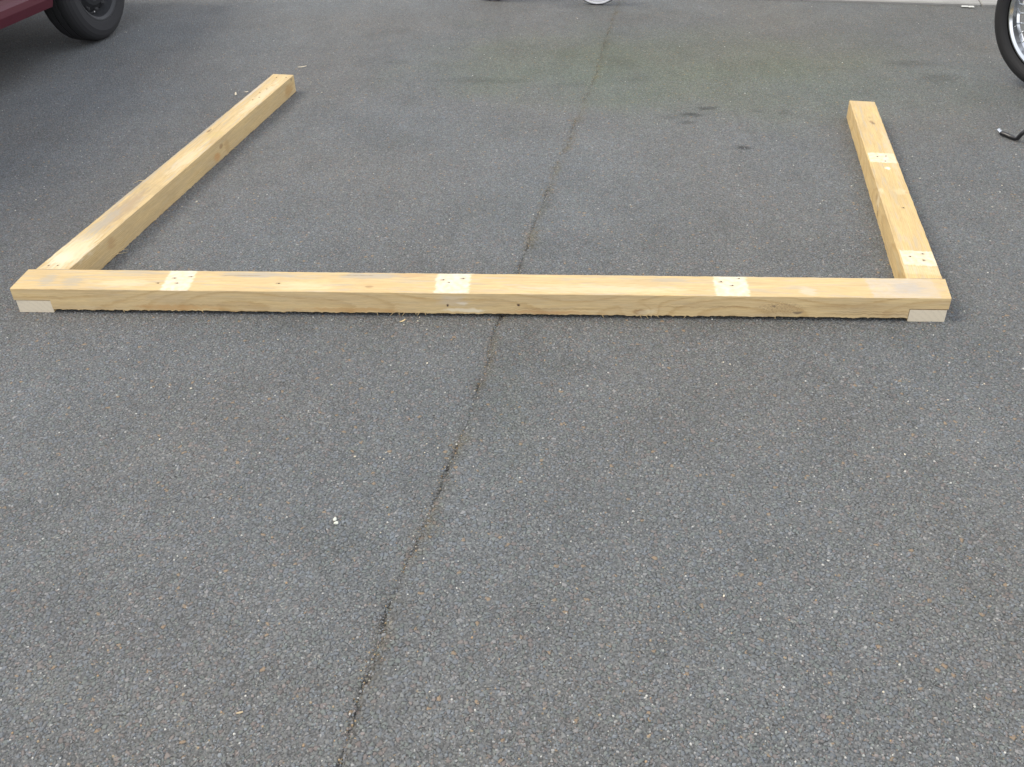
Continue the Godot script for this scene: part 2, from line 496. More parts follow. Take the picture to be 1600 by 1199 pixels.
# ------------------------------------------------------------------ timber
# Each beam is unwrapped round its section: front face from the bottom up, top from front to back, back down, bottom.
# marks: [face, s0, s1, t0, t1, colour, strength, kind, skew]; face 0 front (t = height), 1 top (t = depth behind the front edge), 2 back (t = height)
func wood_material(L: float, H: float, W: float, sd: int, pith: Vector2, tone: Color, marks: Array, knots: Array) -> StandardMaterial3D:
	var NX := 2048; var NY := 384
	var P := 2.0 * (H + W)
	var d := PackedByteArray(); d.resize(NX * NY * 3)
	var hh := PackedByteArray(); hh.resize(NX * NY)
	var wob := noise(sd, 0.9, FastNoiseLite.TYPE_SIMPLEX_SMOOTH, 2)
	var fib := noise(sd + 1, 1.0, FastNoiseLite.TYPE_SIMPLEX_SMOOTH, 2)
	var blot := noise(sd + 2, 1.0, FastNoiseLite.TYPE_SIMPLEX_SMOOTH, 3)
	var cy := PackedFloat32Array(); var cz := PackedFloat32Array()
	for i in NX:
		var s := L * i / NX
		cy.append(pith.x + 0.022 * wob.get_noise_2d(s, 5.0)); cz.append(pith.y + 0.03 * wob.get_noise_2d(s, 50.0))
	var light := Color(0.62, 0.465, 0.245) * tone; var late := Color(0.46, 0.30, 0.13) * tone
	var gray := Color(0.47, 0.41, 0.31)
	for j in NY:
		var p := (j + 0.5) / NY * P
		var y := 0.0; var z := 0.0; var face := 0; var t := 0.0
		if p < H: y = p; t = p
		elif p < H + W: y = H; z = p - H; face = 1; t = z
		elif p < 2.0 * H + W: y = H - (p - H - W); z = W; face = 2; t = y
		else: z = W - (p - 2.0 * H - W); face = 3; t = z
		var near := []
		for k in knots:
			if k[0] == face: near.append(k)
		for i in NX:
			var s := L * i / NX
			var dy := y - cy[i]; var dz := z - cz[i]
			var r := sqrt(dy * dy + dz * dz)
			var kn := 0.0
			for k in near:
				var q: float = pow((s - k[1]) / (k[3] * 2.6), 2.0) + pow((t - k[2]) / (k[3] * 1.3), 2.0)
				if q < 9.0:
					r += 0.011 * exp(-q)
					kn = maxf(kn, 1.0 - smoothstep(0.06, 0.30, q))
			var fb := fib.get_noise_2d(s * 26.0, p * 1300.0)
			var f := fposmod(r / 0.0052 + 0.10 * fb, 1.0)
			var lw := smoothstep(0.62, 0.93, f) * (1.0 - smoothstep(0.95, 1.0, f))
			var bl := blot.get_noise_2d(s * 3.2, p * 22.0)
			var m := 0.99 + 0.10 * fb + 0.12 * bl + 0.13 * fib.get_noise_2d(s * 4.0 + 9.0, p * 330.0)
			var g := smoothstep(0.05, 0.6, blot.get_noise_2d(s * 6.0 + 40.0, p * 60.0)) * (0.55 if face == 1 else 0.16)
			var k2 := (0.62 if face != 1 else 0.40) * lw * (0.75 + 0.5 * bl) + 0.5 * smoothstep(0.15, 0.6, fib.get_noise_2d(s * 7.0 + 50.0, p * 620.0))
			var cr := lerpf(lerpf(light.r, late.r, k2) * m, gray.r, g)
			var cg := lerpf(lerpf(light.g, late.g, k2) * m, gray.g, g)
			var cb := lerpf(lerpf(light.b, late.b, k2) * m * (1.0 - 0.05 * bl), gray.b, g)
			if kn > 0.0:
				cr = lerpf(cr, 0.27, kn * 0.6); cg = lerpf(cg, 0.15, kn * 0.6); cb = lerpf(cb, 0.07, kn * 0.6)
			var o := (j * NX + i) * 3
			d[o] = s8(cr); d[o + 1] = s8(cg); d[o + 2] = s8(cb)
			hh[j * NX + i] = clampi(int(150 + 55 * fb - 40 * lw + 18 * sin(s * 1500.0 + 3.0 * bl + 2.0 * fb)), 0, 255)
	for mk in marks:
		var face: int = mk[0]
		var start: float = [0.0, H, H + W][face]
		var t0: float = mk[3]; var t1: float = mk[4]
		var p0 := start + (t0 if face < 2 else H - t1); var p1 := start + (t1 if face < 2 else H - t0)
		var skew: float = mk[8] if mk.size() > 8 else 0.0
		var c: Color = mk[5]
		var cs := Vector3(s8(c.r), s8(c.g), s8(c.b))
		var pad := absf(skew) + 0.02
		for j in range(maxi(int(p0 / P * NY), 0), mini(int(ceil(p1 / P * NY)) + 1, NY)):
			var p := (j + 0.5) / NY * P
			var u := (p - p0) / (p1 - p0)
			if u < 0.0 or u > 1.0: continue
			for i in range(maxi(int((mk[1] - pad) / L * NX), 0), mini(int((mk[2] + pad) / L * NX) + 1, NX)):
				var s: float = L * i / NX - skew * u
				var w: float = (s - mk[1]) / (mk[2] - mk[1])
				var fb := fib.get_noise_2d(s * 60.0, p * 900.0)
				var a := 0.0
				if mk[7] == "patch":
					var e: float = minf(s - mk[1], mk[2] - s) + 0.004 * fb + 0.005 * blot.get_noise_2d(s * 30.0, p * 60.0)
					a = smoothstep(-0.003, 0.006, e) * (0.80 + 0.4 * blot.get_noise_2d(s * 40.0, p * 40.0))
				elif mk[7] == "soft":
					var q := Vector2(w * 2.0 - 1.0, u * 2.0 - 1.0).length() + 0.45 * blot.get_noise_2d(s * 18.0, p * 90.0)
					a = 1.0 - smoothstep(0.35, 1.05, q)
				elif mk[7] == "speckle":
					var q := Vector2(w * 2.0 - 1.0, u * 2.0 - 1.0).length()
					a = (1.0 - smoothstep(0.5, 1.05, q)) * smoothstep(0.05, 0.4, blot.get_noise_2d(s * 150.0, p * 240.0) + 0.25 * fb)
				elif mk[7] == "streak":
					a = smoothstep(0.0, 0.2, w) * (1.0 - smoothstep(0.8, 1.0, w)) * (1.0 - absf(u * 2.0 - 1.0)) * (0.7 + 0.8 * fb)
				a = clampf(a * mk[6], 0.0, 1.0)
				if a <= 0.0: continue
				var o := (j * NX + i) * 3
				d[o] = int(lerpf(d[o], cs.x, a)); d[o + 1] = int(lerpf(d[o + 1], cs.y, a)); d[o + 2] = int(lerpf(d[o + 2], cs.z, a))
	var m := StandardMaterial3D.new()
	m.albedo_texture = tex(NX, NY, d)
	m.heightmap_enabled = true
	m.heightmap_texture = tex(NX, NY, hh, Image.FORMAT_L8)
	m.heightmap_scale = 0.09
	m.roughness = 0.72
	m.metallic_specular = 0.35
	return m

func end_grain() -> StandardMaterial3D:
	var N := 256
	var d := PackedByteArray(); d.resize(N * N * 3)
	var f := noise(61, 0.09, FastNoiseLite.TYPE_SIMPLEX_SMOOTH, 3)
	for j in N:
		for i in N:
			var r := Vector2(i + 60, j + 210).length() / 26.0 + 0.35 * f.get_noise_2d(i, j)
			var lw := smoothstep(0.5, 0.9, fposmod(r, 1.0)) * (1.0 - smoothstep(0.93, 1.0, fposmod(r, 1.0)))
			var m := 1.0 + 0.12 * f.get_noise_2d(i * 4.0, j * 4.0) - 0.07 * lw
			var o := (j * N + i) * 3
			d[o] = s8(0.68 * m); d[o + 1] = s8(0.595 * m); d[o + 2] = s8(0.45 * m)
	var m := StandardMaterial3D.new()
	m.albedo_texture = tex(N, N, d)
	m.roughness = 0.85
	return m

var edge_n := noise(71, 14.0, FastNoiseLite.TYPE_SIMPLEX_SMOOTH, 3)
var rag_n := noise(72, 60.0, FastNoiseLite.TYPE_SIMPLEX_SMOOTH, 3)

# a length of beam from s0 to s1 (x along, z 0 to -W behind the front face), y0 to y1; sizes: s -> [H, W]
func beam_piece(b: MB, all_ends: Array, L: float, s0: float, s1: float, y0: float, lap: float, Hn: float, Wn: float, Hs: Vector2, Ws: Vector2, sd: float, below := false, skew0 := 0.0, skew1 := 0.0) -> void:
	var P := 2.0 * (Hn + Wn)
	var N := maxi(int((s1 - s0) / 0.0055), 4)
	var rings := []
	for i in N + 1:
		var s := lerpf(s0, s1, float(i) / N)
		var H := lerpf(Hs.x, Hs.y, s / L); var W := lerpf(Ws.x, Ws.y, s / L)
		var e := []
		for k in 8: e.append(0.0012 * edge_n.get_noise_2d(s + k * 7.3 + sd, k * 3.1))
		var ch := 0.0022 + 0.0012 * edge_n.get_noise_2d(s * 1.7, 60.0 + sd)
		var yb := lap if not below else y0
		var yt := H if not below else lap
		var rag := (0.0042 * rag_n.get_noise_2d(s, sd) + 0.0022 * edge_n.get_noise_2d(s * 2.0, 90.0 + sd)) if absf(yb - y0) < 1e-6 else 0.0
		var rag2 := (0.0026 * rag_n.get_noise_2d(s, sd + 33.0)) if absf(yb - y0) < 1e-6 else 0.0
		var ct := ch if not below else 0.0006
		var cb := 0.0015
		var sk := func(z: float) -> float: return s + lerpf(skew0, skew1, float(i) / N) * z / W
		# front bottom, front top, top front, top back, back top, back bottom, bottom back, bottom front
		var pts := [Vector2(yb + cb + rag, e[0]), Vector2(yt - ct + e[1] * 0.5, e[1] * 0.6), Vector2(yt + e[2] * 0.5, -ct + e[1] * 0.6), Vector2(yt + e[3] * 0.5, -W + ct), Vector2(yt - ct, -W + e[4]), Vector2(yb + cb + rag2, -W + e[5]), Vector2(yb, -W + cb), Vector2(yb, -cb)]
		var fr := [yb, yt - ct, Hn + ct, Hn + Wn - ct, Hn + Wn + (Hn - yt) + ct, Hn + Wn + Hn - yb, 2.0 * Hn + Wn + cb, P - cb]
		if below: fr[2] = yt; fr[3] = yt + 0.01
		var ring := []
		for k in 8: ring.append([Vector3(sk.call(-pts[k].y), pts[k].x, pts[k].y), Vector2(sk.call(-pts[k].y) / L, fr[k] / P)])
		rings.append(ring)
	var nor := [Vector3(0, 0, 1), Vector3(0, 0, 1), Vector3(0, 1, 0), Vector3(0, 1, 0), Vector3(0, 0, -1), Vector3(0, 0, -1), Vector3(0, -1, 0), Vector3(0, -1, 0)]
	for i in N:
		for k in 8:
			var q := (k + 1) % 8
			var a = rings[i][k]; var c = rings[i][q]; var e = rings[i + 1][q]; var f = rings[i + 1][k]
			var uc: Vector2 = c[1]; var ue: Vector2 = e[1]
			if k == 7: uc.y = 1.0; ue.y = 1.0
			b.tri(a[0], c[0], e[0], nor[k], nor[q], nor[q], a[1], uc, ue)
			b.tri(a[0], e[0], f[0], nor[k], nor[q], nor[k], a[1], ue, f[1])
	for en in 2:
		var ends := MB.new()
		all_ends.append(ends)
		var ring = rings[0] if en == 0 else rings[N]
		var k := Vector3(-1 if en == 0 else 1, 0, 0)
		for j in range(1, 7):
			var pa: Vector3 = ring[0][0]; var pb: Vector3 = ring[j][0]; var pc: Vector3 = ring[j + 1][0]
			ends.tri(pa, pb, pc, k, k, k, Vector2(pa.z, pa.y) / 0.13, Vector2(pb.z, pb.y) / 0.13, Vector2(pc.z, pc.y) / 0.13)

func nail_mesh() -> ArrayMesh:
	var b := MB.new()
	b.lathe([Vector2(0.0, -0.0008), Vector2(0.0010, -0.0008), Vector2(0.0019, 0.0003), Vector2(0.0021, -0.002)], 10)
	var m := b.mesh()
	return m

func splinter_mesh(a: Vector3, bnd: Vector3, tip: Vector3, w: float) -> ArrayMesh:   # a thin torn fibre, bent once
	var b := MB.new()
	b.tube([a, bnd, tip], w, 5, w * 0.2)
	return b.mesh()

func build_frame() -> void:
	var frame := thing("timber_frame", "U-shaped frame of three rough sawn pale timber beams lying on the asphalt", "timber frame")
	var white := Color(0.78, 0.70, 0.54)
	var pale := Color(0.74, 0.63, 0.43)
	var dark := Color(0.16, 0.12, 0.08)
	var greyish := Color(0.42, 0.37, 0.30)
	var blue := Color(0.55, 0.51, 0.47)
	var endm := end_grain()
	var nail := nail_mesh()
	var nm := mat(Color(0.10, 0.07, 0.05), 0.75, 0.2)
	var rng := RandomNumberGenerator.new()
	rng.seed = 5
	# --- cross beam
	var L := 2.4833; var Hn := 0.072; var Wn := 0.109
	var nails := [[0.435, .067], [0.479, .075], [0.452, .039], [0.399, .038], [1.175, .072], [1.228, .080], [1.192, .058], [1.914, .077], [1.963, .095], [1.941, .057], [0.732, .043]]
	var marks := [[1, 0.417, 0.496, 0.0, Wn, white, 0.95, "patch", -0.012], [1, 1.156, 1.251, 0.0, Wn, white, 1.0, "patch", -0.004], [1, 1.891, 1.980, 0.0, Wn, white, 0.95, "patch", 0.003],
		[1, 2.289, 2.46, 0.0, Wn, blue, 0.55, "patch", 0.0], [1, 2.40, 2.483, 0.0, Wn, Color(0.55, 0.44, 0.29), 0.6, "soft"], [1, 2.34, 2.44, 0.02, 0.09, Color(0.40, 0.38, 0.37), 0.45, "soft"], [1, 2.10, 2.16, 0.0, 0.06, Color(0.62, 0.6, 0.56), 0.4, "soft"],
		[1, 0.055, 0.11, 0.01, 0.09, greyish, 0.6, "soft"], [1, 0.12, 0.19, 0.005, 0.08, greyish, 0.6, "soft"], [1, 0.2, 0.42, 0.08, 0.109, greyish, 0.6, "soft"], [1, 0.52, 0.80, 0.07, 0.109, greyish, 0.75, "soft"], [1, 0.55, 0.68, 0.08, 0.088, dark, 0.5, "streak"], [1, 0.85, 1.10, 0.07, 0.109, greyish, 0.8, "soft"], [1, 0.88, 0.99, 0.088, 0.096, dark, 0.5, "streak"], [1, 0.93, 1.14, 0.02, 0.06, Color(0.62, 0.42, 0.19), 0.4, "soft"], [1, 1.02, 1.15, 0.08, 0.109, Color(0.5, 0.33, 0.17), 0.5, "soft"],
		[1, 1.70, 1.85, 0.07, 0.1, greyish, 0.6, "soft"], [1, 1.56, 1.64, 0.03, 0.06, greyish, 0.25, "soft"], [1, 1.3, 1.9, 0.0, 0.06, pale, 0.4, "soft"], [1, 0.2, 0.4, 0.01, 0.06, pale, 0.45, "soft"], [1, 0.7, 0.9, 0.0, 0.06, pale, 0.4, "soft"],
		[0, 1.99, 2.13, 0.010, 0.058, Color(0.24, 0.15, 0.08), 0.55, "speckle"], [0, 2.0, 2.13, 0.01, 0.05, Color(0.42, 0.29, 0.15), 0.45, "soft"], [0, 2.09, 2.125, 0.016, 0.028, dark, 0.75, "soft"], [0, 2.035, 2.05, 0.036, 0.046, dark, 0.6, "soft"],
		[0, 1.17, 1.31, 0.012, 0.028, white, 0.75, "soft"], [0, 1.21, 1.25, 0.036, 0.046, white, 0.7, "soft"], [0, 1.15, 1.26, 0.03, 0.07, blue, 0.35, "soft"], [0, 0.35, 0.52, 0.03, 0.07, Color(0.52, 0.40, 0.25), 0.45, "soft"], [0, 0.3, 0.6, 0.008, 0.03, Color(0.50, 0.28, 0.11), 0.5, "soft"], [0, 0.75, 1.12, 0.008, 0.026, Color(0.50, 0.29, 0.12), 0.5, "soft"],
		[0, 1.35, 1.62, 0.022, 0.030, Color(0.24, 0.14, 0.07), 0.4, "streak"], [0, 1.72, 2.0, 0.034, 0.040, Color(0.24, 0.14, 0.07), 0.4, "streak"], [0, 0.45, 0.7, 0.024, 0.030, Color(0.24, 0.14, 0.07), 0.35, "streak"], [0, 2.15, 2.42, 0.016, 0.022, Color(0.24, 0.14, 0.07), 0.6, "streak"], [0, 2.18, 2.42, 0.024, 0.029, Color(0.24, 0.14, 0.07), 0.5, "streak"], [0, 2.12, 2.34, 0.03, 0.05, Color(0.28, 0.17, 0.08), 0.3, "streak"], [0, 1.32, 1.6, 0.008, 0.022, Color(0.52, 0.28, 0.12), 0.45, "soft"], [0, 1.68, 1.75, 0.01, 0.03, pale, 0.6, "soft"]]
	for q in nails: marks.append([1, q[0] - 0.012, q[0] + 0.006, q[1] - 0.005, q[1] + 0.005, Color(0.14, 0.10, 0.07), 0.4, "soft"])
	for q in [[1.38, .038], [1.192, .034]]: marks.append([0, q[0] - 0.005, q[0] + 0.005, q[1] - 0.005, q[1] + 0.005, Color(0.10, 0.06, 0.035), 0.7, "soft"])
	var wm := wood_material(L, Hn, Wn, 101, Vector2(0.012, 0.20), Color(1.0, 1.0, 1.0), marks, [[0, 1.70, 0.020, 0.016], [1, 0.98, 0.03, 0.010]])
	var body := MB.new(); var caps := []
	var Hs := Vector2(0.0742, 0.0696); var Ws := Vector2(0.1129, 0.1049)
	beam_piece(body, caps, L, 0.0, 0.1022, 0.0095, 0.0375, Hn, Wn, Hs, Ws, 1.0, false, -0.0018, 0.012)
	beam_piece(body, caps, L, 0.1022, 2.3862, 0.0095, 0.0095, Hn, Wn, Hs, Ws, 1.0, false, 0.012, 0.0125)
	beam_piece(body, caps, L, 2.3862, L, 0.0095, 0.0365, Hn, Wn, Hs, Ws, 1.0, false, 0.0125, 0.0152)
	var cb := part("cross_beam", body.mesh(), wm, frame)
	cb.transform = Transform3D(Basis(Vector3(0.996707, 0, 0.081086), Vector3.UP, Vector3(-0.081086, 0, 0.996707)), Vector3(-1.35263, 0, -2.28622))
	cb.set_meta("label", "long front beam with three white patches and lapped ends")
	for e in caps: part("sawn_end", e.mesh(), endm, cb)
	for q in nails:
		var o := part("nail", nail, nm, cb, Vector3(q[0], lerpf(Hs.x, Hs.y, q[0] / L) + 0.0006, -q[1]))
		o.rotation.x = -PI / 2
	for q in [[1.38, .038], [1.192, .034]]:
		part("nail", nail, nm, cb, Vector3(q[0], q[1], 0.0012))
	for s in [0.30, 0.52, 1.00, 1.045, 1.06, 1.075, 1.105, 1.115, 1.13, 1.60, 1.70, 1.715, 1.73, 1.745, 1.82, 2.05]:
		var l := rng.randf_range(0.005, 0.012)
		var dx := rng.randf_range(-0.9, 0.9) * l
		part("splinter", splinter_mesh(Vector3(s, 0.011, -0.001), Vector3(s + dx * 0.5, 0.0075, 0.002), Vector3(s + dx, 0.011 - minf(l * 0.5, 0.0085), 0.002 + l * 0.5), 0.0009), M.sliver, cb)
	# --- left leg (its "front" is the side that faces right)
	L = 1.8982; Hn = 0.0735; Wn = 0.0966
	nails = [[1.857, .061], [1.86, .019], [1.703, .044], [1.652, .054], [1.597, .035], [1.564, .049], [0.128, .071], [0.131, .045]]
	marks = [[1, 0.05, 0.36, -0.02, 0.115, pale, 0.8, "soft"], [1, 0.13, 0.22, 0.02, 0.09, white, 0.5, "soft"], [1, 0.31, 0.72, 0.01, 0.09, Color(0.40, 0.30, 0.19), 0.75, "soft"], [1, 0.26, 0.55, 0.03, 0.09, greyish, 0.7, "soft"], [1, 0.4, 1.0, 0.082, Wn, greyish, 0.7, "soft"], [1, 0.9, 1.5, 0.084, Wn, greyish, 0.8, "soft"], [1, 1.4, 1.9, 0.080, Wn, blue, 0.6, "soft"], [1, 1.15, 1.3, 0.06, 0.068, dark, 0.4, "streak"], [1, 0.62, 0.70, 0.0, Wn, Color(0.40, 0.31, 0.17), 0.3, "patch", 0.02],
		[1, 1.12, 1.22, 0.0, 0.07, Color(0.55, 0.42, 0.17), 0.5, "soft"], [1, 1.3, 1.9, 0.0, 0.06, pale, 0.55, "soft"], [1, 0.75, 1.1, 0.0, 0.07, pale, 0.5, "soft"], [1, 1.19, 1.23, 0.07, 0.08, Color(0.2, 0.15, 0.1), 0.6, "soft"],
		[0, 1.05, 1.12, 0.0, 0.04, Color(0.55, 0.25, 0.08), 0.45, "soft"], [0, 1.15, 1.2, 0.0, 0.06, Color(0.4, 0.24, 0.1), 0.35, "soft"], [0, 1.76, 1.88, 0.0, 0.06, Color(0.42, 0.24, 0.09), 0.5, "soft"], [0, 0.3, 0.36, 0.02, 0.07, Color(0.38, 0.22, 0.1), 0.35, "soft"], [0, 1.855, 1.875, 0.055, 0.07, dark, 0.5, "soft"]]
	for q in nails: marks.append([1, q[0] - 0.006, q[0] + 0.006, q[1] - 0.005, q[1] + 0.005, Color(0.14, 0.10, 0.07), 0.4, "soft"])
	wm = wood_material(L, Hn, Wn, 202, Vector2(-0.05, 0.02), Color(0.98, 0.98, 0.96), marks, [[0, 1.13, 0.045, 0.014], [1, 1.2, 0.075, 0.011]])
	body = MB.new(); caps = []
	Hs = Vector2(0.0738, 0.0734); Ws = Vector2(0.0966, 0.0966)
	beam_piece(body, caps, L, 0.001, 0.1142, 0.0, 0.0368, Hn, Wn, Hs, Ws, 2.0, true, -0.0101, -0.0101)
	beam_piece(body, caps, L, 0.1142, L, 0.0, 0.0, Hn, Wn, Hs, Ws, 2.0, false, -0.0101, 0.0062)
	var leg := part("leg", body.mesh(), wm, frame)
	leg.transform = Transform3D(Basis(Vector3(0.184467, 0, -0.982839), Vector3.UP, Vector3(0.982839, 0, 0.184467)), Vector3(-1.25102, 0, -2.27796))
	leg.set_meta("label", "longer leg on the left with grey stained edge")
	for e in caps: part("sawn_end", e.mesh(), endm, leg)
	for q in nails:
		var o := part("nail", nail, nm, leg, Vector3(q[0], 0.0740, -q[1]))
		o.rotation.x = -PI / 2
	for q in [[0.33, 0.0, 0.03, 0.02], [0.36, 0.0, 0.02, 0.012], [1.2, 0.0, 0.016, 0.01], [1.55, 0.0, 0.014, 0.012]]:
		part("splinter", splinter_mesh(Vector3(q[0], 0.006, -0.002), Vector3(q[0] + q[2] * 0.4, 0.007, 0.008), Vector3(q[0] + q[2], 0.004, 0.008 + q[3]), 0.0013), M.sliver, leg)
	part("splinter", splinter_mesh(Vector3(0.74, 0.07, -0.096), Vector3(0.745, 0.068, -0.118), Vector3(0.73, 0.062, -0.135), 0.0012), M.sliver, leg)
	# --- right leg (its "back" is the side that faces left)
	L = 1.5258; Hn = 0.0695; Wn = 0.0930
	nails = [[0.957, .061], [0.966, .032], [0.920, .040], [0.225, .064], [0.245, .029], [0.206, .032], [0.548, .036]]
	marks = [[1, 0.905, 0.993, 0.004, 0.089, white, 0.95, "patch"], [1, 0.172, 0.262, 0.0, 0.088, white, 0.9, "patch"], [1, 0.12, 0.172, 0.0, Wn, pale, 0.45, "patch"], [1, 0.845, 0.875, 0.03, 0.052, Color(0.9, 0.87, 0.78), 0.7, "soft"], [1, 0.64, 0.70, 0.0, 0.055, pale, 0.5, "soft"], [1, 0.655, 0.675, 0.002, 0.016, Color(0.5, 0.33, 0.18), 0.6, "soft"], [1, 0.64, 0.70, 0.075, Wn, pale, 0.5, "soft"],
		[1, 0.55, 0.74, 0.0, 0.09, Color(0.56, 0.40, 0.18), 0.3, "soft"], [1, 1.27, 1.30, 0.028, 0.044, Color(0.2, 0.14, 0.08), 0.7, "soft"], [1, 1.33, 1.36, 0.03, 0.05, Color(0.4, 0.3, 0.15), 0.5, "soft"], [1, 1.45, 1.54, 0.0, Wn, Color(0.56, 0.42, 0.26), 0.45, "soft"], [1, 0.7, 1.3, 0.0, 0.03, Color(0.64, 0.53, 0.36), 0.45, "soft"], [1, 0.3, 0.6, 0.084, 0.09, Color(0.38, 0.26, 0.12), 0.5, "streak"], [1, 0.68, 0.9, 0.085, 0.092, Color(0.38, 0.26, 0.12), 0.45, "streak"], [1, 1.0, 1.45, 0.083, 0.090, Color(0.4, 0.28, 0.13), 0.4, "streak"],
		[2, 0.60, 0.68, 0.015, 0.07, pale, 0.6, "soft"], [2, 0.60, 0.625, 0.0, 0.03, Color(0.25, 0.15, 0.07), 0.7, "soft"], [2, 0.65, 0.69, 0.03, 0.06, Color(0.34, 0.21, 0.1), 0.5, "soft"], [2, 0.12, 0.9, 0.01, 0.014, Color(0.3, 0.22, 0.1), 0.5, "streak"], [2, 0.12, 0.3, 0.03, 0.06, Color(0.55, 0.45, 0.27), 0.5, "soft"]]
	for q in nails: marks.append([1, q[0] - 0.007, q[0] + 0.007, q[1] - 0.006, q[1] + 0.006, Color(0.14, 0.10, 0.07), 0.4, "soft"])
	wm = wood_material(L, Hn, Wn, 303, Vector2(0.03, -0.12), Color(1.0, 0.98, 0.90), marks, [[1, 1.30, 0.04, 0.012], [2, 0.63, 0.03, 0.013]])
	body = MB.new(); caps = []
	Hs = Vector2(0.0692, 0.0690); Ws = Vector2(0.0930, 0.0930)
	beam_piece(body, caps, L, 0.0005, 0.1062, 0.0, 0.0350, Hn, Wn, Hs, Ws, 3.0, true, -0.0111, -0.0111)
	beam_piece(body, caps, L, 0.1062, L, 0.0, 0.0, Hn, Wn, Hs, Ws, 3.0, false, -0.0111, 0.0066)
	var leg2 := part("leg", body.mesh(), wm, frame)
	leg2.transform = Transform3D(Basis(Vector3(0.198865, 0, -0.980027), Vector3.UP, Vector3(0.980027, 0, 0.198865)), Vector3(1.11995, 0, -2.08507))
	leg2.set_meta("label", "shorter leg on the right with two white patches")
	for e in caps: part("sawn_end", e.mesh(), endm, leg2)
	for q in nails:
		var o := part("nail", nail, nm, leg2, Vector3(q[0], 0.0697, -q[1]))
		o.rotation.x = -PI / 2

# ------------------------------------------------------------------ small things on the ground
func shaving(at: Vector3, turn: float, l: float, w: float, curl: float, label: String, tone: Color) -> void:
	var b := MB.new()
	var K := 8
	for i in K:
		var q := []
		for e in 2:
			var f := float(i + e) / K
			var a := (f - 0.5) * curl
			var c := Vector3((f - 0.5) * l, 0.002 + 0.5 * l * curl * (f - 0.5) * (f - 0.5), 0.12 * l * sin(a * 2.0))
			var ww := w * (0.35 + 0.65 * sin(PI * clampf(f, 0.06, 0.94)))
			q.append(c + Vector3(0, 0.0006, -ww / 2)); q.append(c + Vector3(0, 0, ww / 2))
		var up := Vector3.UP
		b.quad(q[0], q[1], q[3], q[2], up)
		var dn := Vector3(0, -0.0012, 0)
		b.quad(q[0] + dn, q[1] + dn, q[3] + dn, q[2] + dn, -up)
		b.quad(q[1], q[3], q[3] + dn, q[1] + dn, Vector3(0, 0, 1))
		b.quad(q[0], q[2], q[2] + dn, q[0] + dn, Vector3(0, 0, -1))
	var o := part("wood_shaving", b.mesh(), mat(tone, 0.8), self, at)
	o.rotation.y = turn
	tag(o, label, "wood shaving", "wood shavings on the asphalt")

func pebble(at: Vector3, s: Vector3, sd: int, label: String, c: Color) -> void:
	var sp := SphereMesh.new()
	sp.radius = 0.5; sp.height = 1.0; sp.radial_segments = 14; sp.rings = 8
	var arr := sp.get_mesh_arrays()
	var v: PackedVector3Array = arr[Mesh.ARRAY_VERTEX]
	var f := noise(sd, 1.3)
	for i in v.size(): v[i] = v[i] * (1.0 + 0.35 * f.get_noise_3dv(v[i])) * s
	arr[Mesh.ARRAY_VERTEX] = v
	var st := SurfaceTool.new()
	st.create_from_arrays(arr)
	st.generate_normals()
	var o := part("pebble", st.commit(), mat(c, 0.6), self, at)
	tag(o, label, "pebble", "pebbles on the asphalt")

func build_bits() -> void:
	pebble(Vector3(-0.3620, 0.0025, -1.410), Vector3(0.0075, 0.006, 0.0085), 1, "white pebble on open asphalt, the upper of two that touch", Color(0.62, 0.64, 0.56))
	pebble(Vector3(-0.3585, 0.0025, -1.399), Vector3(0.009, 0.006, 0.008), 2, "white pebble on open asphalt, the lower of two that touch", Color(0.66, 0.68, 0.58))
	var w := Color(0.66, 0.58, 0.44)
	shaving(Vector3(-1.161, 0, -4.131), 1.9, 0.042, 0.008, 0.6, "pale wood shaving standing upright beside the far half of the left leg", w)
	shaving(Vector3(-1.120, 0, -4.16), 0.5, 0.016, 0.006, 0.5, "small pale wood chip beside the far half of the left leg", w)
	shaving(Vector3(-0.934, 0, -4.508), 0.5, 0.042, 0.006, 0.4, "pale wood shaving beyond the far end of the left leg", w)
	shaving(Vector3(-0.285, 0, -2.172), 0.9, 0.018, 0.004, 0.7, "thin curled shaving in front of the middle of the cross beam", Color(0.66, 0.52, 0.3))
	shaving(Vector3(-0.455, 0, -0.962), 0.3, 0.011, 0.003, 0.3, "straw coloured sliver on the asphalt near the bottom edge of the view", Color(0.45, 0.36, 0.23))
	var b := MB.new()   # crushed white scrap at the kerb
	b.box(Vector3(-0.02, 0.006, 0), Vector3(0.035, 0.005, 0.02), 0.002)
	b.box(Vector3(0.010, 0.006, 0.006), Vector3(0.03, 0.007, 0.02), 0.003)
	var o := part("litter", b.mesh(), mat(Color(0.62, 0.62, 0.58), 0.7), self, Vector3(2.47, 0, -5.205))
	o.rotation.y = -0.2
	tag(o, "crushed white scrap of litter lying against the kerb", "litter")

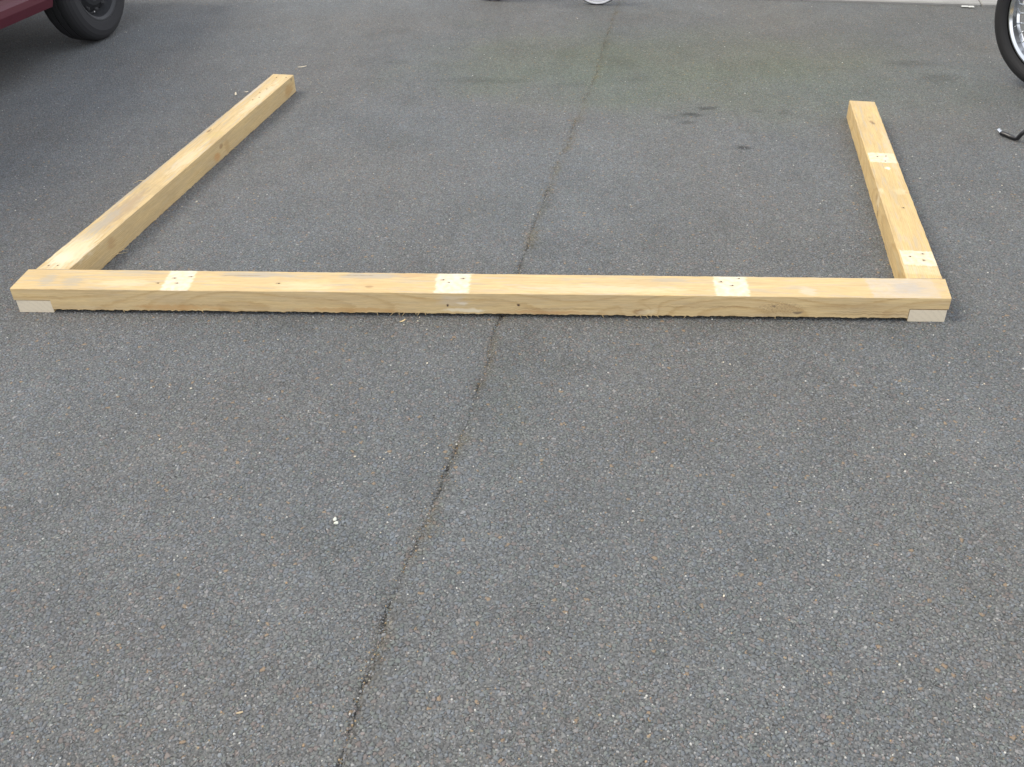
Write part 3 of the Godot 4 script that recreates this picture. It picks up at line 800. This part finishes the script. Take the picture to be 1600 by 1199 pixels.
# ------------------------------------------------------------------ kerb and pavement
func build_kerb() -> void:
	var d := Vector3(0.9665, 0, 0.2567); var e := Vector3(0.2567, 0, -0.9665)
	var base := Vector3(1.809, 0, -5.415)
	var f := noise(81, 2.0, FastNoiseLite.TYPE_SIMPLEX_SMOOTH, 4)
	var N := 256
	var px := PackedByteArray(); px.resize(N * N * 3)
	for j in N:
		for i in N:
			var m := 1.0 + 0.16 * f.get_noise_2d(i * 0.012, j * 0.012) + 0.14 * f.get_noise_2d(i * 0.21, j * 0.21)
			var o := (j * N + i) * 3
			px[o] = s8(0.29 * m); px[o + 1] = s8(0.285 * m); px[o + 2] = s8(0.27 * m)
	var cm := StandardMaterial3D.new()
	cm.albedo_texture = tex(N, N, px)
	cm.uv1_triplanar = true
	cm.uv1_world_triplanar = true
	cm.uv1_scale = Vector3(1.3, 1.3, 1.3)
	cm.roughness = 0.9
	var kerb := Node3D.new()
	kerb.name = "kerb"
	kerb.transform = Transform3D(Basis(d, Vector3.UP, d.cross(Vector3.UP)), base)
	add_child(kerb, true)
	tag(kerb, "low pale concrete kerb along the far edge of the yard", "", "", "structure")
	var b := MB.new()
	b.box(Vector3(0, -0.03, -0.052), Vector3(0.911, 0.09, 0.104), 0.006)
	var stone := b.mesh()
	for i in range(-9, 6):
		var s := part("kerb_stone", stone, cm, kerb, Vector3(i * 0.915 + 0.3, 0.001 * (i % 3), 0))
		s.rotation.y = 0.002 * ((i * 7) % 3 - 1)
	var pm := cm.duplicate()
	pm.albedo_color = Color(0.62, 0.58, 0.58)
	pm.uv1_scale = Vector3(0.45, 0.45, 0.45)
	var p := MB.new()
	p.box(Vector3(0, -0.04, -1.006), Vector3(16.0, 0.09, 1.8), 0.003)
	var path := part("pavement", p.mesh(), pm, self)
	path.transform = kerb.transform
	tag(path, "grey concrete pavement beyond the kerb", "", "", "structure")

# ------------------------------------------------------------------ wheels and vehicles
func arc(c: Vector2, r: float, a0: float, a1: float, k: int) -> Array:
	var out := []
	for i in k + 1:
		var a := deg_to_rad(lerpf(a0, a1, float(i) / k))
		out.append(c + Vector2(cos(a), sin(a)) * r)
	return out

func car_wheel(parent: Node3D, at: Vector3, out: float) -> void:
	var w := Node3D.new()
	w.name = "wheel" if not parent.has_node("wheel") else "wheel_%03d" % parent.find_children("wheel*", "", false, false).size()
	w.position = at
	if out < 0.0: w.rotation.y = PI
	parent.add_child(w, true)
	var t := MB.new()
	t.lathe([Vector2(0.186, -0.012), Vector2(0.196, 0.0), Vector2(0.206, 0.002), Vector2(0.238, 0.006), Vector2(0.262, -0.002), Vector2(0.276, -0.013), Vector2(0.284, -0.026), Vector2(0.287, -0.04), Vector2(0.287, -0.056), Vector2(0.280, -0.057), Vector2(0.280, -0.063), Vector2(0.288, -0.064), Vector2(0.288, -0.094), Vector2(0.281, -0.095), Vector2(0.281, -0.101), Vector2(0.288, -0.102), Vector2(0.287, -0.13), Vector2(0.283, -0.145), Vector2(0.270, -0.16), Vector2(0.24, -0.172), Vector2(0.19, -0.16)], 64)
	part("tyre", t.mesh(), M.tyre, w)
	var r := MB.new()
	r.lathe([Vector2(0.188, -0.15), Vector2(0.178, -0.11), Vector2(0.172, -0.05), Vector2(0.178, -0.018), Vector2(0.190, -0.006), Vector2(0.193, -0.001), Vector2(0.186, -0.0015), Vector2(0.174, -0.012), Vector2(0.166, -0.040), Vector2(0.158, -0.058), Vector2(0.146, -0.052), Vector2(0.118, -0.028), Vector2(0.096, -0.022), Vector2(0.078, -0.040), Vector2(0.055, -0.044), Vector2(0.0, -0.044)], 56)
	part("rim", r.mesh(), M.steel_black, w)
	var hole := MB.new()
	hole.lathe([Vector2(0.017, -0.004), Vector2(0.0135, 0.0012), Vector2(0.0, 0.0002)], 14)
	for i in 12:
		var a := TAU * i / 12
		var h := part("vent_hole", hole.mesh(), M.dark, w, Vector3(cos(a) * 0.133, sin(a) * 0.133, -0.040))
		h.transform.basis = Basis(Vector3(sin(a), -cos(a), 0), 0.62)
	var nut := MB.new()
	nut.lathe([Vector2(0.0105, -0.002), Vector2(0.0100, 0.014), Vector2(0.006, 0.019), Vector2(0.0, 0.019)], 6)
	for i in 4:
		var a := TAU * (i + 0.5) / 4
		part("wheel_nut", nut.mesh(), M.steel, w, Vector3(cos(a) * 0.052, sin(a) * 0.052, -0.043))
	var cap := MB.new()
	cap.lathe([Vector2(0.034, -0.044), Vector2(0.033, -0.024), Vector2(0.026, -0.014), Vector2(0.0, -0.011)], 24)
	part("centre_cap", cap.mesh(), M.blue_cap, w)
	var val := MB.new()
	val.tube([Vector3(-0.052, -0.150, -0.050), Vector3(-0.048, -0.142, -0.022)], 0.004, 8)
	part("valve", val.mesh(), M.steel, w)

func build_car() -> void:
	var d := Vector3(0.1908, 0, -0.9816)
	var car := thing("car", "dark red car parked at the left with black steel wheels", "car", Transform3D(Basis(d, Vector3.UP, d.cross(Vector3.UP)), Vector3(-2.030, 0, -5.125)))
	var wb := -2.36
	for q in [[0.0, 0.0, 1.0], [wb, 0.0, 1.0], [0.0, -1.56, -1.0], [wb, -1.56, -1.0]]:
		car_wheel(car, Vector3(q[0], 0.287, q[1]), q[2])
	var pts := [Vector2(0.60, 0.24), Vector2(0.70, 0.30), Vector2(0.735, 0.44), Vector2(0.72, 0.56), Vector2(0.64, 0.66), Vector2(0.40, 0.75), Vector2(0.0, 0.83), Vector2(-0.30, 0.88), Vector2(-1.2, 0.91), Vector2(-2.3, 0.93), Vector2(-2.80, 0.92), Vector2(-2.95, 0.80), Vector2(-3.0, 0.60), Vector2(-3.0, 0.42), Vector2(-2.93, 0.28), Vector2(-2.80, 0.24)]
	pts.append_array(arc(Vector2(wb, 0.287), 0.335, 188, -8, 16))
	pts.append_array([Vector2(-1.98, 0.295), Vector2(-0.43, 0.295), Vector2(-0.36, 0.36)])
	pts.append_array(arc(Vector2(0, 0.287), 0.345, 168, -7, 16))
	var b := MB.new()
	b.slab(PackedVector2Array(pts), -1.575, 0.012, 0.0)
	part("body", b.mesh(), M.red, car)
	var u := MB.new()   # floor pan between the wheels
	u.box(Vector3(-1.18, 0.26, -0.78), Vector3(1.62, 0.16, 1.16), 0.02)
	u.box(Vector3(0.0, 0.42, -0.78), Vector3(0.66, 0.40, 1.10), 0.02)
	u.box(Vector3(wb, 0.42, -0.78), Vector3(0.66, 0.40, 1.10), 0.02)
	part("underbody", u.mesh(), M.dark, car)
	for z in [0.008, -1.571]:
		var s := MB.new()   # sill: a slanting lower edge with a bright lip
		var o := 1.0 if z > -1.0 else -1.0
		var prof := [Vector2(0.295, 0.0), Vector2(0.252, -0.030), Vector2(0.260, 0.010), Vector2(0.302, 0.026), Vector2(0.330, 0.026), Vector2(0.345, 0.012), Vector2(0.365, 0.008)]
		for i in prof.size() - 1:
			var p: Vector2 = prof[i]; var q: Vector2 = prof[i + 1]
			var k := Vector3(0, -(q.y - p.y), (q.x - p.x)).normalized() * Vector3(1, 1, o)
			s.quad(Vector3(-1.985, p.x, z + p.y * o), Vector3(-0.43, p.x, z + p.y * o), Vector3(-0.43, q.x, z + q.y * o), Vector3(-1.985, q.x, z + q.y * o), k)
		for x in [-1.985, -0.43]:
			for i in range(1, prof.size() - 1):
				var k := Vector3(signf(x + 1.1), 0, 0)
				s.tri(Vector3(x, prof[0].x, z + prof[0].y * o), Vector3(x, prof[i].x, z + prof[i].y * o), Vector3(x, prof[i + 1].x, z + prof[i + 1].y * o), k, k, k)
		part("sill", s.mesh(), M.red, car)
		var dr := MB.new()
		dr.slab(PackedVector2Array([Vector2(-1.88, 0.375), Vector2(-0.47, 0.375), Vector2(-0.42, 0.56), Vector2(-0.36, 0.87), Vector2(-1.90, 0.905), Vector2(-1.98, 0.6)]), z + 0.006 * o - 0.004, z + 0.006 * o + 0.010, 0.004)
		var door := part("door", dr.mesh(), M.red, car)
		var h := MB.new()
		h.box(Vector3(-1.72, 0.80, z + 0.024 * o), Vector3(0.17, 0.035, 0.03), 0.01)
		part("handle", h.mesh(), M.dark, door)
		var ml := MB.new()
		ml.box(Vector3(-1.15, 0.52, z + 0.020 * o), Vector3(1.48, 0.05, 0.02), 0.008)
		part("rubbing_strip", ml.mesh(), M.dark, door)
	# cabin: glass below, roof above
	var lo := [Vector3(-0.30, 0.885, -0.05), Vector3(-0.30, 0.885, -1.51), Vector3(-2.82, 0.925, -1.51), Vector3(-2.82, 0.925, -0.05)]
	var hi := [Vector3(-0.98, 1.36, -0.20), Vector3(-0.98, 1.36, -1.36), Vector3(-2.52, 1.37, -1.36), Vector3(-2.52, 1.37, -0.20)]
	var names := ["windscreen", "side_window", "rear_window", "side_window"]
	for i in 4:
		var k := (i + 1) % 4
		var g := MB.new()
		var away := Vector3(-1.6, 1.1, -0.78)
		g.flat(lo[i], lo[k], hi[k], away); g.flat(lo[i], hi[k], hi[i], away)
		part(names[i], g.mesh(), M.glass_dark, car)
		var p := MB.new()
		p.tube([lo[i], hi[i]], 0.032, 8)
		part("pillar", p.mesh(), M.red, car)
	var rf := MB.new()
	rf.box(Vector3(-1.75, 1.375, -0.78), Vector3(1.62, 0.05, 1.22), 0.024)
	part("roof", rf.mesh(), M.red, car)
	for q in [[0.66, 0.40, "front_bumper"], [-2.97, 0.42, "rear_bumper"]]:
		var bp := MB.new()
		bp.box(Vector3(q[0], q[1], -0.78), Vector3(0.19, 0.16, 1.60), 0.05)
		part(q[2], bp.mesh(), M.dark, car)
	for z in [-0.22, -1.34]:
		var hl := MB.new()
		hl.box(Vector3(0.655, 0.60, z), Vector3(0.12, 0.11, 0.26), 0.03)
		part("headlight", hl.mesh(), M.lamp_glass, car)
		var tl := MB.new()
		tl.box(Vector3(-2.955, 0.70, z), Vector3(0.08, 0.20, 0.18), 0.02)
		part("tail_light", tl.mesh(), M.red_lens, car)

func spoked_wheel(parent: Node3D, at: Vector3, R: float) -> Node3D:
	var w := Node3D.new()
	w.name = "wheel" if not parent.has_node("wheel") else "wheel_001"
	w.position = at
	parent.add_child(w, true)
	var t := MB.new()
	var prof := []
	for i in 21:
		var a := deg_to_rad(lerpf(-138, 138, i / 20.0))
		prof.append(Vector2(R - 0.036 + 0.036 * cos(a), 0.047 * sin(a)))
	t.lathe(prof, 80)
	part("tyre", t.mesh(), M.tyre_moto, w)
	var r := MB.new()
	var q := R - 0.073
	r.lathe([Vector2(q - 0.002, -0.036), Vector2(q + 0.004, -0.034), Vector2(q + 0.004, -0.030), Vector2(q - 0.008, -0.026), Vector2(q - 0.016, -0.012), Vector2(q - 0.019, 0.0), Vector2(q - 0.016, 0.012), Vector2(q - 0.008, 0.026), Vector2(q + 0.004, 0.030), Vector2(q + 0.004, 0.034), Vector2(q - 0.002, 0.036), Vector2(q - 0.012, 0.031), Vector2(q - 0.020, 0.014), Vector2(q - 0.024, 0.0), Vector2(q - 0.020, -0.014), Vector2(q - 0.012, -0.031), Vector2(q - 0.002, -0.036)], 80)
	part("rim", r.mesh(), M.chrome, w)
	var h := MB.new()
	h.lathe([Vector2(0.012, 0.075), Vector2(0.024, 0.072), Vector2(0.028, 0.05), Vector2(0.058, 0.045), Vector2(0.060, 0.034), Vector2(0.034, 0.03), Vector2(0.030, -0.03), Vector2(0.060, -0.034), Vector2(0.058, -0.045), Vector2(0.028, -0.05), Vector2(0.012, -0.075)], 28)
	part("hub", h.mesh(), M.alloy, w)
	for i in 36:
		var a := TAU * i / 36.0
		var side := 1.0 if i % 2 == 0 else -1.0
		var lean := (0.62 if (i / 2) % 2 == 0 else -0.62)
		var s := MB.new()
		s.tube([Vector3(cos(a + lean) * 0.055, sin(a + lean) * 0.055, side * 0.039), Vector3(cos(a) * (q - 0.034), sin(a) * (q - 0.034), side * 0.006)], 0.0017, 6)
		s.tube([Vector3(cos(a) * (q - 0.036), sin(a) * (q - 0.036), side * 0.006), Vector3(cos(a) * (q - 0.021), sin(a) * (q - 0.021), side * 0.005)], 0.0034, 6)
		part("spoke", s.mesh(), M.chrome, w)
	return w

func build_motorcycle() -> void:
	var d := Vector3(0.57358, 0, 0.81915)
	var moto := thing("motorcycle", "black motorcycle at the right with spoked chrome wheel on its stand", "motorcycle", Transform3D(Basis(d, Vector3.UP, d.cross(Vector3.UP)), Vector3(2.23, 0, -3.82)))
	var R := 0.31
	var w := spoked_wheel(moto, Vector3(0, R, 0), R)
	spoked_wheel(moto, Vector3(1.30, R, 0), R)
	var disc := MB.new()
	disc.lathe([Vector2(0.07, 0.056), Vector2(0.128, 0.056), Vector2(0.130, 0.058), Vector2(0.128, 0.060), Vector2(0.07, 0.060), Vector2(0.07, 0.056)], 48)
	part("brake_disc", disc.mesh(), M.alloy, w)
	for z in [-0.088, 0.088]:
		var f := MB.new()
		f.tube([Vector3(0, R, z), Vector3(0.10, 0.55, z)], 0.026, 14)
		f.tube([Vector3(0.10, 0.55, z), Vector3(0.24, 0.90, z)], 0.018, 14)
		part("fork_leg", f.mesh(), M.alloy, moto)
	var fd := MB.new()
	var rr := R + 0.022
	for i in 16:
		var a0 := deg_to_rad(lerpf(35, 165, i / 16.0)); var a1 := deg_to_rad(lerpf(35, 165, (i + 1) / 16.0))
		var o := Vector3(0, R, 0)
		for k in 6:
			var b0 := lerpf(-1.2, 1.2, k / 6.0); var b1 := lerpf(-1.2, 1.2, (k + 1) / 6.0)
			var P := []
			for e in [[a0, b0], [a1, b0], [a1, b1], [a0, b1]]:
				P.append(o + Vector3(cos(e[0]), sin(e[0]), 0) * (rr - 0.03 + 0.034 * cos(e[1])) + Vector3(0, 0, 0.058 * sin(e[1])))
			fd.flat(P[0], P[1], P[2], o); fd.flat(P[0], P[2], P[3], o)
	part("front_mudguard", fd.mesh(), M.black_paint, moto)
	var fr := MB.new()
	fr.tube([Vector3(0.27, 0.86, 0), Vector3(0.36, 0.70, 0), Vector3(0.46, 0.34, 0), Vector3(0.62, 0.24, 0), Vector3(0.95, 0.27, 0)], 0.02, 10)
	fr.tube([Vector3(0.27, 0.86, 0), Vector3(0.60, 0.74, 0), Vector3(0.95, 0.66, 0), Vector3(1.45, 0.70, 0)], 0.02, 10)
	fr.tube([Vector3(0.95, 0.66, 0), Vector3(0.97, 0.30, 0)], 0.018, 10)
	part("frame", fr.mesh(), M.black_paint, moto)
	for z in [-0.075, 0.075]:
		var sa := MB.new()
		sa.tube([Vector3(0.95, 0.32, z * 0.7), Vector3(1.30, R, z)], 0.018, 10)
		part("swing_arm", sa.mesh(), M.black_paint, moto)
		var sh := MB.new()
		sh.tube([Vector3(1.26, 0.36, z * 1.2), Vector3(1.12, 0.68, z)], 0.022, 10)
		part("shock_absorber", sh.mesh(), M.chrome, moto)
		var hb := MB.new()
		hb.tube([Vector3(0.25, 0.93, 0), Vector3(0.27, 1.0, z * 2.0), Vector3(0.40, 1.03, z * 4.6)], 0.011, 10)
		var bar := part("handlebar", hb.mesh(), M.chrome, moto)
		var gp := MB.new()
		gp.tube([Vector3(0.37, 1.024, z * 4.0), Vector3(0.44, 1.04, z * 5.4)], 0.017, 10)
		part("grip", gp.mesh(), M.dark, bar)
	var en := MB.new()
	en.box(Vector3(0.70, 0.37, 0), Vector3(0.42, 0.22, 0.26), 0.05)
	en.lathe([Vector2(0.10, -0.16), Vector2(0.11, -0.14), Vector2(0.11, 0.14), Vector2(0.10, 0.16), Vector2(0, 0.16)], 24, 0.82, 0.36)
	for i in 7: en.box(Vector3(0.62, 0.49 + i * 0.022, 0), Vector3(0.20 - 0.006 * i, 0.010, 0.20), 0.004)
	part("engine", en.mesh(), M.alloy, moto)
	var tk := SphereMesh.new()
	tk.radius = 0.5; tk.height = 1.0
	var tank := part("fuel_tank", tk, M.black_paint, moto, Vector3(0.55, 0.82, 0))
	tank.scale = Vector3(0.52, 0.24, 0.27)
	tank.rotation.z = -0.15
	var st := MB.new()
	st.slab(PackedVector2Array([Vector2(0.78, 0.76), Vector2(1.05, 0.72), Vector2(1.52, 0.76), Vector2(1.54, 0.83), Vector2(1.30, 0.83), Vector2(1.05, 0.79), Vector2(0.80, 0.83)]), -0.12, 0.12, 0.012)
	part("seat", st.mesh(), M.dark, moto)
	var ex := MB.new()
	ex.tube([Vector3(0.52, 0.50, -0.12), Vector3(0.44, 0.35, -0.14), Vector3(0.60, 0.24, -0.15), Vector3(0.95, 0.25, -0.16)], 0.021, 12)
	ex.tube([Vector3(0.93, 0.25, -0.16), Vector3(1.50, 0.34, -0.17)], 0.042, 14)
	part("exhaust", ex.mesh(), M.chrome, moto)
	var hd := MB.new()
	hd.lathe([Vector2(0.0, -0.13), Vector2(0.06, -0.11), Vector2(0.088, -0.03), Vector2(0.09, 0.0), Vector2(0.08, 0.012), Vector2(0.0, 0.02)], 24)
	var lampo := part("headlight", hd.mesh(), M.chrome, moto, Vector3(0.10, 0.86, 0))
	lampo.rotation.y = -PI / 2
	# side stand: a bent bar whose foot reaches far out over the asphalt, a bright tip at its end
	var ss := MB.new()
	ss.tube([Vector3(0.142, 0.0120, 0.590), Vector3(0.159, 0.0100, 0.588), Vector3(0.177, 0.0085, 0.591), Vector3(0.195, 0.0085, 0.592), Vector3(0.208, 0.0120, 0.595), Vector3(0.220, 0.0340, 0.599), Vector3(0.238, 0.0620, 0.585), Vector3(0.465, 0.2000, 0.320), Vector3(0.615, 0.2900, 0.134)], 0.0085, 10)
	var stand := part("side_stand", ss.mesh(), M.black_paint, moto)
	var tip := MB.new()
	tip.tube([Vector3(0.125, 0.0165, 0.581), Vector3(0.142, 0.0125, 0.590)], 0.0075, 10)
	part("stand_tip", tip.mesh(), M.chrome, stand)

func build_bicycle() -> void:
	var a := Vector3(-0.034, 0, -5.684); var c := Vector3(0.537, 0, -5.520)
	var d := (c - a).normalized()
	var Lw := a.distance_to(c)
	var bike := thing("small_bicycle", "small child's bicycle with white disc wheels at the far edge", "bicycle", Transform3D(Basis(d, Vector3.UP, d.cross(Vector3.UP)), a))
	var R := 0.147
	for x in [0.0, Lw]:
		var w := Node3D.new()
		w.name = "wheel" if x == 0.0 else "wheel_001"
		w.position = Vector3(x, R, 0)
		bike.add_child(w, true)
		var t := MB.new()
		t.lathe([Vector2(R - 0.012, -0.012), Vector2(R - 0.003, -0.011), Vector2(R, -0.005), Vector2(R, 0.005), Vector2(R - 0.003, 0.011), Vector2(R - 0.010, 0.014)], 48)
		part("tyre", t.mesh(), M.tyre, w)
		var rm := MB.new()
		rm.lathe([Vector2(R - 0.017, 0.009), Vector2(R - 0.016, 0.0155), Vector2(R - 0.009, 0.0165), Vector2(R - 0.005, 0.013), Vector2(R - 0.005, -0.013), Vector2(R - 0.016, -0.0155), Vector2(R - 0.017, -0.009)], 48)
		part("rim", rm.mesh(), M.white_plastic, w)
		var ds := MB.new()
		ds.lathe([Vector2(R - 0.019, -0.010), Vector2(R - 0.019, 0.010), Vector2(0.06, 0.017), Vector2(0.02, 0.028), Vector2(0.0, 0.03)], 48)
		part("disc", ds.mesh(), M.white_plastic, w)
	var f := MB.new()
	f.tube([Vector3(Lw - 0.12, 0.44, 0), Vector3(0.24, 0.20, 0), Vector3(0.0, R, 0.03)], 0.014, 10)
	f.tube([Vector3(Lw - 0.12, 0.40, 0), Vector3(0.16, 0.38, 0), Vector3(0.22, 0.20, 0)], 0.012, 10)
	f.tube([Vector3(0.16, 0.38, 0), Vector3(0.0, R, -0.03)], 0.010, 10)
	part("frame", f.mesh(), M.purple, bike)
	var fk := MB.new()
	for z in [-0.03, 0.03]: fk.tube([Vector3(Lw, R, z), Vector3(Lw - 0.06, 0.30, z), Vector3(Lw - 0.10, 0.36, 0)], 0.009, 8)
	fk.tube([Vector3(Lw - 0.10, 0.36, 0), Vector3(Lw - 0.15, 0.54, 0)], 0.012, 8)
	part("fork", fk.mesh(), M.purple, bike)
	var hb := MB.new()
	hb.tube([Vector3(Lw - 0.22, 0.58, -0.2), Vector3(Lw - 0.16, 0.55, -0.08), Vector3(Lw - 0.15, 0.54, 0), Vector3(Lw - 0.16, 0.55, 0.08), Vector3(Lw - 0.22, 0.58, 0.2)], 0.010, 8)
	part("handlebar", hb.mesh(), M.steel, bike)
	var sd := MB.new()
	sd.slab(PackedVector2Array([Vector2(0.04, 0.46), Vector2(0.26, 0.47), Vector2(0.25, 0.495), Vector2(0.16, 0.50), Vector2(0.04, 0.51)]), -0.05, 0.05, 0.01)
	sd.tube([Vector3(0.16, 0.36, 0), Vector3(0.15, 0.47, 0)], 0.011, 8)
	part("saddle", sd.mesh(), M.dark, bike)
	var ks := MB.new()
	ks.tube([Vector3(0.05, 0.15, -0.04), Vector3(0.04, 0.004, -0.17)], 0.007, 8)
	part("kickstand", ks.mesh(), M.steel, bike)
	for z in [-1.0, 1.0]:
		var pd := MB.new()
		pd.tube([Vector3(0.23, 0.20, 0), Vector3(0.23, 0.20, z * 0.05), Vector3(0.23 + z * 0.08, 0.20 - z * 0.03, z * 0.055)], 0.007, 8)
		pd.box(Vector3(0.23 + z * 0.08, 0.20 - z * 0.03, z * 0.095), Vector3(0.06, 0.016, 0.065), 0.005)
		part("pedal", pd.mesh(), M.dark, bike)

func _ready() -> void:
	# ---------------- camera
	var cam := Camera3D.new()
	cam.name = "camera"
	cam.fov = 43.9326
	cam.near = 0.05
	cam.far = 600.0
	cam.transform = Transform3D(Basis(Vector3(0.99951151, -0.0256524, 0.0178522), Vector3(0.03125295, 0.8203985, -0.57093743), Vector3(0.0, 0.57121647, 0.82079946)), Vector3(0, 1.3, 0))
	add_child(cam)
	cam.current = true
	# ---------------- overcast sky, veiled sun from the left and behind the frame
	var env := Environment.new()
	env.background_mode = Environment.BG_SKY
	var sky := Sky.new()
	var sm := ProceduralSkyMaterial.new()
	sm.sky_top_color = Color(0.80, 0.82, 0.86)
	sm.sky_horizon_color = Color(0.97, 0.97, 0.98)
	sm.sky_curve = 0.25
	sm.ground_horizon_color = Color(0.42, 0.43, 0.44)
	sm.ground_bottom_color = Color(0.30, 0.31, 0.31)
	sm.sun_angle_max = 1.0
	sky.sky_material = sm
	env.sky = sky
	env.tonemap_mode = Environment.TONE_MAPPER_LINEAR
	env.tonemap_exposure = 1.9
	env.sdfgi_enabled = true
	env.ssao_enabled = true
	env.ssil_enabled = true
	var we := WorldEnvironment.new()
	we.name = "environment"
	we.environment = env
	add_child(we)
	var sun := DirectionalLight3D.new()
	sun.name = "sun"
	sun.light_energy = 0.42
	sun.light_color = Color(1.0, 0.965, 0.91)
	sun.light_angular_distance = 28.0
	sun.shadow_enabled = true
	add_child(sun)
	sun.look_at_from_position(Vector3(-0.66, 0.85, -0.04), Vector3.ZERO)
	# ---------------- materials
	M.sliver = mat(Color(0.62, 0.47, 0.25), 0.8)
	M.tyre = mat(Color(0.022, 0.022, 0.024), 0.85)
	M.tyre_moto = mat(Color(0.012, 0.012, 0.013), 0.7)
	M.steel_black = mat(Color(0.028, 0.029, 0.032), 0.5, 0.2)
	M.blue_cap = mat(Color(0.07, 0.08, 0.16), 0.35, 0.3)
	M.steel = mat(Color(0.45, 0.45, 0.46), 0.35, 0.9)
	M.chrome = mat(Color(0.66, 0.68, 0.70), 0.12, 1.0)
	M.alloy = mat(Color(0.40, 0.40, 0.41), 0.4, 0.8)
	M.dark = mat(Color(0.015, 0.015, 0.017), 0.75)
	M.black_paint = mat(Color(0.010, 0.010, 0.012), 0.4, 0.0, 0.4)
	M.red = mat(Color(0.085, 0.007, 0.018), 0.5, 0.0, 0.15)
	M.red_lens = mat(Color(0.35, 0.02, 0.02), 0.2)
	M.lamp_glass = mat(Color(0.6, 0.62, 0.64), 0.1, 0.4)
	M.glass_dark = mat(Color(0.012, 0.014, 0.016), 0.05)
	M.white_plastic = mat(Color(0.74, 0.75, 0.77), 0.4)
	M.purple = mat(Color(0.20, 0.05, 0.13), 0.4)
	# ---------------- the place
	build_ground()
	build_kerb()
	build_car()
	build_motorcycle()
	build_frame()
	build_bicycle()
	build_bits()
	build_chips()
